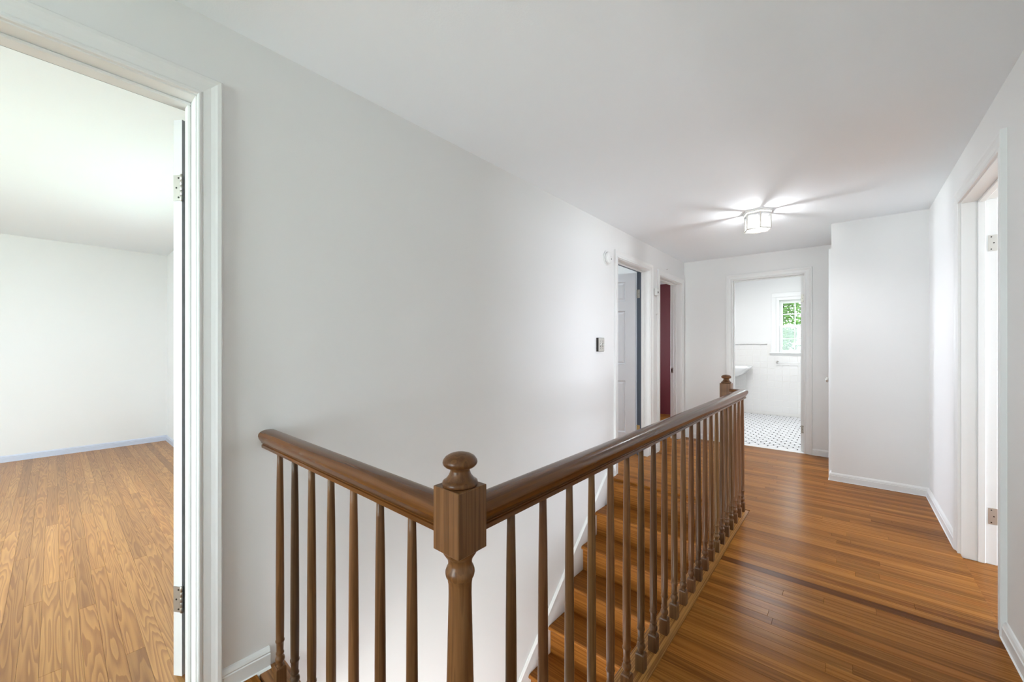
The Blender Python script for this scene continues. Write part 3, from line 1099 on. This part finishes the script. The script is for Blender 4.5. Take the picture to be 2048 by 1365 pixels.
def newel(cx, cy, zb, full=True):
    n = empty('newel_post', (cx, cy, zb), bal)
    zt, zl_ = 0.942, 0.817
    b = NB
    m = MB()
    # square block with a rounded transition into the turned neck below
    m.cbox(cx - b, cx + b, cy - b, cy + b, zl_, zt, 0.0015)
    m.build('block', 'post_walnut', n)
    sh = [(0.0345, zl_ + 0.002), (0.0335, zl_ - 0.006), (0.0290, zl_ - 0.013), (0.0250, zl_ - 0.019), (0.0236, zl_ - 0.026), (0.0236, zl_ - 0.032), (0.0262, zl_ - 0.036), (0.0288, zl_ - 0.043), (0.0291, zl_ - 0.048),
          (0.0278, zl_ - 0.054), (0.0245, zl_ - 0.059), (0.0243, zl_ - 0.064), (0.0232, zl_ - 0.068), (0.0228, zl_ - 0.09), (0.0245, 0.65), (0.0268, 0.55),
          (0.0285, 0.45), (0.0290, 0.38), (0.0280, 0.34), (0.0300, 0.333), (0.0320, 0.325), (0.0300, 0.317), (0.0260, 0.312), (0.0250, 0.300),
          (0.0300, 0.290), (0.0350, 0.278), (0.0360, 0.268), (0.0340, 0.258)]
    MB().lathe(list(reversed(sh)), 32, (cx, cy, 0)).build('turned_shaft', 'post_walnut', n)
    MB().cbox(cx - b, cx + b, cy - b, cy + b, zb, 0.262, 0.002).build('base_block', 'post_walnut', n)
    fi = [(0.0, zt), (0.0335, zt), (0.0350, zt + 0.003), (0.0345, zt + 0.008), (0.0310, zt + 0.0105), (0.0285, zt + 0.0115), (0.0272, zt + 0.014), (0.0225, zt + 0.020), (0.0196, zt + 0.027), (0.0190, zt + 0.032),
          (0.0205, zt + 0.034), (0.0290, zt + 0.037), (0.0330, zt + 0.041), (0.0345, zt + 0.0455), (0.0335, zt + 0.050), (0.0290, zt + 0.056), (0.0215, zt + 0.0605), (0.012, zt + 0.0635), (0.004, zt + 0.0645), (0, zt + 0.0645)]
    MB().lathe([(max(r, 0.0002), z) for r, z in fi], 36, (cx, cy, 0)).build('finial', 'post_walnut', n, color=(0.78, 0.72, 0.66))
    return n


newel(RAIL_X, RAIL_Y, 0.0)
newel(NEW2[0], NEW2[1], 0.0)

# one baluster, copied
bh = 0.016
mb = MB()
zb = 0.060
mb.loft([[(sx * bh, sy * bh, 0) for sx, sy in ((-1, -1), (1, -1), (1, 1), (-1, 1))],
         [(sx * bh, sy * bh, zb) for sx, sy in ((-1, -1), (1, -1), (1, 1), (-1, 1))],
         [(sx * bh * 0.86, sy * bh * 0.86, zb + 0.005) for sx, sy in ((-1, -1), (1, -1), (1, 1), (-1, 1))]])
prof = [(0.0125, zb + 0.002), (0.0105, zb + 0.006), (0.0095, zb + 0.011), (0.0122, zb + 0.017), (0.0150, zb + 0.024), (0.0156, zb + 0.030), (0.0142, zb + 0.036),
        (0.0112, zb + 0.041), (0.0108, zb + 0.045), (0.0132, zb + 0.048), (0.0132, zb + 0.052), (0.0112, zb + 0.055), (0.0116, zb + 0.070), (0.0126, zb + 0.088),
        (0.0145, zb + 0.091), (0.0145, zb + 0.096), (0.0128, zb + 0.099), (0.0134, zb + 0.13), (0.0137, zb + 0.22), (0.0133, zb + 0.36), (0.0124, zb + 0.52), (0.0112, zb + 0.64), (0.0098, zb + 0.72), (0.0088, 0.836)]
mb.lathe(prof, 18, (0, 0, 0))
b0 = mb.build('baluster', 'post_walnut', bal, loc=(0, 0, 0))
bmesh_data = b0.data
spots = [(-1.538 + 0.1322 * i, RAIL_Y) for i in range(7)] + [(RAIL_X, 0.679 + 0.1236 * k) for k in range(22)]
rng = random.Random(3)
for i, (x, y) in enumerate(spots):
    if i == 0:
        o = b0
    else:
        o = bpy.data.objects.new('baluster', bmesh_data)
        COL.objects.link(o)
        o.parent = bal
    o.location = Vector((x, y, SHOE)) - wloc(bal)
    t = rng.uniform(0.8, 1.2)
    g = rng.uniform(0.95, 1.12)
    o.color = (t, t * g, t * g * rng.uniform(0.95, 1.15), 1)
    if i == 1:
        o.color = (0.42, 0.50, 0.62, 1)
    if i in (14, 19, 23):
        o.color = (0.7, 0.72, 0.8, 1)


def shoe(y0, y1, x0, x1, mat, m0=False):
    c = 0.003
    m = MB()
    r0 = [(x0, y0), (x1, y0), (x1, y1), (x0, y1)]
    r1 = [(x0 + c, y0 + c), (x1 - c, y0 + c), (x1 - c, y1 - c), (x0 + c, y1 - c)]
    m.loft([[(a, b, -0.019) for a, b in r0], [(a, b, SHOE - c) for a, b in r0], [(a, b, SHOE) for a, b in r1]])
    return m


shoe(0.488, 3.312, WELL_X - 0.012, -0.5435, 'shoe_oak').build('shoe_plank', 'shoe_oak', bal, color=(1.05, 1.05, 1.0))
shoe(0.488, 0.577, XL + 0.001, WELL_X - 0.013, 'shoe_oak_cross').build('shoe_plank', 'shoe_oak_cross', bal, color=(0.95, 0.9, 0.85))

# ------------------------------------------------------------------ ceiling light
LX, LY = -0.564, 3.779
LZ = ceil_z(LX)
tocam = math.atan2(-LY, -LX)
A0 = tocam + R(12)              # a corner turned a little to the right of the line to the viewpoint
lamp = tag(empty('ceiling_light', (LX, LY, LZ)), 'hexagonal clear glass flush mount light glowing on the hall ceiling', 'ceiling light')


def hexring(rad, z):
    return [(LX + rad * math.cos(A0 + R(60 * k)), LY + rad * math.sin(A0 + R(60 * k)), z) for k in range(6)]


zp = LZ - 0.016
MB().loft([hexring(0.113, LZ + 0.002), hexring(0.113, LZ - 0.006), hexring(0.104, zp)]).build('canopy', 'trim_paint', lamp)
zg1, zg0 = LZ - 0.024, LZ - 0.150
RG = 0.099
g1, g0 = hexring(RG, zg1), hexring(RG * 0.985, zg0)
gi = hexring(RG - 0.004, 0)
for k in range(6):
    k2 = (k + 1) % 6
    a, b, c, d = Vector(g0[k]), Vector(g0[k2]), Vector(g1[k2]), Vector(g1[k])
    nrm = (b - a).cross(d - a).normalized()
    th = 0.003

    def quad(m, u0, u1, w0, w1):
        ps = []
        for off in (0, th):
            for u, w in ((u0, w0), (u1, w0), (u1, w1), (u0, w1)):
                p = (a * (1 - u) + b * u) * (1 - w) + (d * (1 - u) + c * u) * w
                ps.append(tuple(p - nrm * off))
        m.add(ps, [(0, 1, 2, 3), (4, 7, 6, 5), (0, 4, 5, 1), (1, 5, 6, 2), (2, 6, 7, 3), (3, 7, 4, 0)])
        return m
    pane = quad(MB(), 0.15, 0.85, 0.12, 0.88).build('pane', 'lamp_glass', lamp)
    bv = MB()
    quad(bv, 0.0, 0.15, 0.0, 1.0)
    quad(bv, 0.85, 1.0, 0.0, 1.0)
    quad(bv, 0.15, 0.85, 0.0, 0.12)
    quad(bv, 0.15, 0.85, 0.88, 1.0)
    bv.build('bevelled_edge', 'bevelled_glass', pane)
    # leaded corner bar and bottom bar
    r_ = 0.0030
    ring = lambda p, q: [tuple(Vector(p) + Vector((r_ * math.cos(R(t)), r_ * math.sin(R(t)), 0))) for t in range(0, 360, 60)]
    MB().loft([ring(g0[k], 0), ring(g1[k], 0)]).build('frame_bar', 'worn_nickel', lamp)
    dirv = (b - a).normalized()
    up = Vector((0, 0, 1))
    sd = dirv.cross(up)
    rr = lambda p: [tuple(Vector(p) + (sd * math.cos(R(t)) + up * math.sin(R(t))) * r_) for t in range(0, 360, 60)]
    MB().loft([rr(g0[k]), rr(g0[k2])]).build('frame_bar', 'worn_nickel', lamp)
    MB().loft([rr(g1[k]), rr(g1[k2])]).build('frame_bar', 'worn_nickel', lamp)
b0r = hexring(RG * 0.975, zg0)
MB().loft([b0r, hexring(RG * 0.975, zg0 + 0.003)]).build('bottom_pane', 'lamp_bottom_glass', lamp)
MB().lathe([(0.0005, zg0 - 0.012), (0.005, zg0 - 0.009), (0.006, zg0 - 0.004), (0.004, zg0)], 12, (LX, LY, 0)).build('finial', 'worn_nickel', lamp)
MB().lathe([(0.0005, zp + 0.001), (0.018, zp), (0.018, zp - 0.062), (0.013, zp - 0.069)][::-1], 16, (LX, LY, 0)).build('socket', 'plastic_white', lamp)
MB().lathe([(0.0005, zp - 0.118), (0.009, zp - 0.115), (0.015, zp - 0.104), (0.0165, zp - 0.094), (0.013, zp - 0.082), (0.010, zp - 0.070)], 16, (LX, LY, 0)).build('bulb', 'bulb_glow', lamp)

# ------------------------------------------------------------------ small things on the left wall
sm = tag(empty('smoke_detector', (XL, 3.268, 2.024)), 'round white smoke detector on the wall above the switch', 'smoke detector')
c = (XL, 3.262, 2.024)
MB().lathe([(0.066, 0.0), (0.066, 0.006), (0.062, 0.009)], 32, c, axis=0).build('mounting_ring', 'plastic_white', sm)
MB().lathe([(0.052, 0.009), (0.054, 0.013), (0.054, 0.027), (0.050, 0.033), (0.030, 0.036), (0.001, 0.037)], 32, c, axis=0).build('cover', 'plastic_white', sm)
MB().lathe([(0.006, 0.036), (0.006, 0.0375), (0.001, 0.038)], 12, (c[0], c[1] + 0.020, c[2] - 0.010), axis=0).build('test_button', 'dark_metal', sm)
MB().lathe([(0.013, 0.035), (0.013, 0.0372), (0.001, 0.0378)], 14, (c[0], c[1] + 0.010, c[2] + 0.014), axis=0).build('speaker_grille', 'plastic_white', sm)

sw = tag(empty('light_switch', (XL, 3.115, 1.236)), 'brushed metal double switch box on the white wall', 'light switch')
sy0, sy1, sz0, sz1 = 3.068, 3.172, 1.177, 1.297
MB().cbox(XL, XL + 0.020, sy0, sy1, sz0, sz1, 0.001).build('box', 'dark_metal', sw)
MB().cbox(XL + 0.0195, XL + 0.023, sy0 + 0.002, sy1, sz0 + 0.002, sz1 - 0.002, 0.001).build('plate', 'switch_metal', sw)
for yy in (sy0 + 0.031, sy0 + 0.075):
    MB().cbox(XL + 0.0225, XL + 0.0235, yy - 0.006, yy + 0.006, 1.219, 1.252, 0.0003).build('toggle_slot', 'dark_metal', sw)
    m = MB()
    m.loft([[(XL + 0.0235, yy - 0.0045, 1.228), (XL + 0.0235, yy + 0.0045, 1.228), (XL + 0.0235, yy + 0.0045, 1.246), (XL + 0.0235, yy - 0.0045, 1.246)],
            [(XL + 0.040, yy - 0.003, 1.243), (XL + 0.040, yy + 0.003, 1.243), (XL + 0.040, yy + 0.003, 1.251), (XL + 0.040, yy - 0.003, 1.251)]])
    m.build('toggle', 'plastic_white', sw)
    for zz in (1.206, 1.268):
        MB().lathe([(0.0035, 0.0), (0.0035, 0.0012), (0.001, 0.0016)], 10, (XL + 0.023, yy, zz), axis=0).build('screw', 'dark_metal', sw)

ch = tag(empty('wall_sensor', (XL, 4.44, 1.83)), 'small white wall sensor box beside the red doorway', 'sensor')
MB().cbox(XL, XL + 0.030, 4.40, 4.474, 1.80, 1.878, 0.004).build('housing', 'plastic_white', ch)
MB().lathe([(0.010, 0.0), (0.010, 0.002), (0.002, 0.003)], 14, (XL + 0.030, 4.452, 1.838), axis=0).build('sensor_eye', 'dark_metal', ch)


def hook(loc, label):
    h = tag(empty('wall_hook', loc), label, 'hook')
    x, y_, z = loc
    MB().lathe([(0.008, 0), (0.008, 0.003), (0.004, 0.005)], 12, loc, axis=0).build('hook_plate', 'plastic_white', h)
    pts = [(0.004, 0), (0.014, -0.002), (0.020, 0.004), (0.021, 0.012)]
    rings = [[(x + a, y_ + 0.0022 * math.cos(R(t)), z + b + 0.0022 * math.sin(R(t))) for t in range(0, 360, 60)] for a, b in pts]
    MB().loft(rings).build('hook_arm', 'worn_nickel', h)


hook((XL, 4.462, 1.59), 'tiny metal hook on the wall below the white sensor box')
hook((XL, 4.80, 2.150), 'tiny metal hook on the wall just above the red doorway')

# ------------------------------------------------------------------ bathroom things
sk = tag(empty('bathroom_sink', (TBX0, 8.03, 0.70)), 'white wall-hung porcelain sink seen through the bathroom doorway', 'sink')
yA, yB, xA, xB = 7.76, 8.29, TBX0 + 0.001, -1.30
zr = 0.875


def rr(x0, x1, y0, y1, z, rad, n=5):
    out = []
    for cx, cy, a0 in ((x1 - rad, y1 - rad, 0), (x0 + 0.004, y1 - 0.004, 90), (x0 + 0.004, y0 + 0.004, 180), (x1 - rad, y0 + rad, 270)):
        q = rad if cx == x1 - rad else 0.004
        for i in range(n + 1):
            a = R(a0 + 90 * i / n)
            out.append((cx + q * math.cos(a), cy + q * math.sin(a), z))
    return out


MB().loft([rr(xA, xB - 0.19, yA + 0.12, yB - 0.12, zr - 0.185, 0.06), rr(xA, xB - 0.10, yA + 0.05, yB - 0.05, zr - 0.13, 0.07), rr(xA, xB - 0.035, yA + 0.015, yB - 0.015, zr - 0.055, 0.07),
           rr(xA, xB - 0.004, yA, yB, zr - 0.030, 0.06), rr(xA, xB, yA, yB, zr - 0.005, 0.06), rr(xA, xB - 0.008, yA + 0.008, yB - 0.008, zr, 0.055),
           rr(xA + 0.12, xB - 0.05, yA + 0.06, yB - 0.06, zr - 0.004, 0.09), rr(xA + 0.15, xB - 0.10, yA + 0.12, yB - 0.12, zr - 0.11, 0.07)], smooth=True).build('basin', 'porcelain', sk)
MB().lathe([(0.024, zr), (0.022, zr + 0.008), (0.012, zr + 0.012), (0.011, zr + 0.07), (0.006, zr + 0.078)], 16, (xA + 0.07, 8.03, 0)).build('faucet', 'nickel', sk)
MB().cbox(xA + 0.06, xA + 0.19, 8.02, 8.04, zr + 0.055, zr + 0.072, 0.005).build('spout', 'nickel', sk)
for y_ in (7.93, 8.13):
    MB().lathe([(0.018, zr), (0.016, zr + 0.01), (0.010, zr + 0.03), (0.017, zr + 0.034), (0.015, zr + 0.046), (0.004, zr + 0.05)], 12, (xA + 0.07, y_, 0)).build('tap_handle', 'nickel', sk)
tb = tag(empty('towel_bar', (-0.65, TBY - 0.008, 0.95)), 'white towel bar on the tiled wall under the bathroom window', 'towel bar')
for x_ in (-0.942, -0.38):
    MB().lathe([(0.021, 0), (0.021, -0.006), (0.012, -0.012), (0.0095, -0.05), (0.013, -0.056), (0.0135, -0.066), (0.008, -0.074), (0.001, -0.075)], 16, (x_, TBY - 0.008, 0.952), axis=1).build('post', 'nickel', tb)
MB().lathe([(0.0075, -0.938), (0.0075, -0.384)], 12, (0, TBY - 0.062, 0.945), axis=0).build('bar', 'porcelain', tb)

# ------------------------------------------------------------------ outdoors beyond the bathroom window
def tree(name, label, base, height, crown_c, crown_r, n, size, mat, seed, group=None):
    rg = random.Random(seed)
    t = tag(empty(name, base), label, 'tree', group)
    x, y_, z = base
    tr = [(0.16, 0), (0.12, height * 0.25), (0.10, height * 0.5), (0.05, height * 0.9)]
    MB().lathe([(a, z + b) for a, b in tr], 12, (x, y_, 0)).build('trunk', 'bark', t)
    m = MB()
    clumps = []
    for _ in range(26):
        u = Vector((rg.gauss(0, 1), rg.gauss(0, 1), rg.gauss(0, 1))).normalized()
        s = rg.uniform(0.25, 1.0)
        clumps.append((Vector(crown_c) + Vector((u.x * crown_r[0], u.y * crown_r[1], u.z * crown_r[2])) * s, rg.uniform(0.28, 0.6)))
    for i in range(n):
        c, r_ = clumps[i % len(clumps)]
        u = Vector((rg.gauss(0, 1), rg.gauss(0, 1), rg.gauss(0, 1))).normalized() * (r_ * rg.random() ** 0.4)
        p = c + u
        a = Vector((rg.gauss(0, 1), rg.gauss(0, 1), rg.gauss(0, 0.6))).normalized()
        b = a.cross(Vector((rg.gauss(0, 1), rg.gauss(0, 1), rg.gauss(0, 1)))).normalized()
        l, w = size * rg.uniform(0.7, 1.2), size * 0.33
        k = a.cross(b) * size * 0.1
        m.add([tuple(p - a * l * 0.5), tuple(p + b * w * 0.6 + k), tuple(p + a * l * 0.5), tuple(p - b * w * 0.6 + k)], [(0, 1, 2), (0, 2, 3)])
    f = m.build('foliage', mat, t)
    f['kind'] = 'stuff'


tree('garden_tree', 'leafy bright green tree close outside the bathroom window', (-2.3, 13.0, -2.9), 5.4, (-1.75, 13.0, 2.3), (0.8, 1.0, 1.1), 3000, 0.17, 'leaf_bright', 4)
tree('garden_tree', 'taller dark green tree further off behind the bathroom window', (-2.6, 18.0, -2.9), 6.5, (-2.2, 18.0, 1.2), (2.0, 1.4, 1.3), 3000, 0.24, 'leaf_deep', 9)
tree('garden_shrub', 'low green shrub beneath the trees outside the bathroom window', (-1.7, 12.0, -2.9), 3.0, (-1.5, 12.0, 0.3), (1.4, 0.9, 0.8), 4500, 0.15, 'leaf_deep', 21)
struct(MB().box(-30, 30, -20, 60, -3.1, -2.9).build('ground', 'grass'))
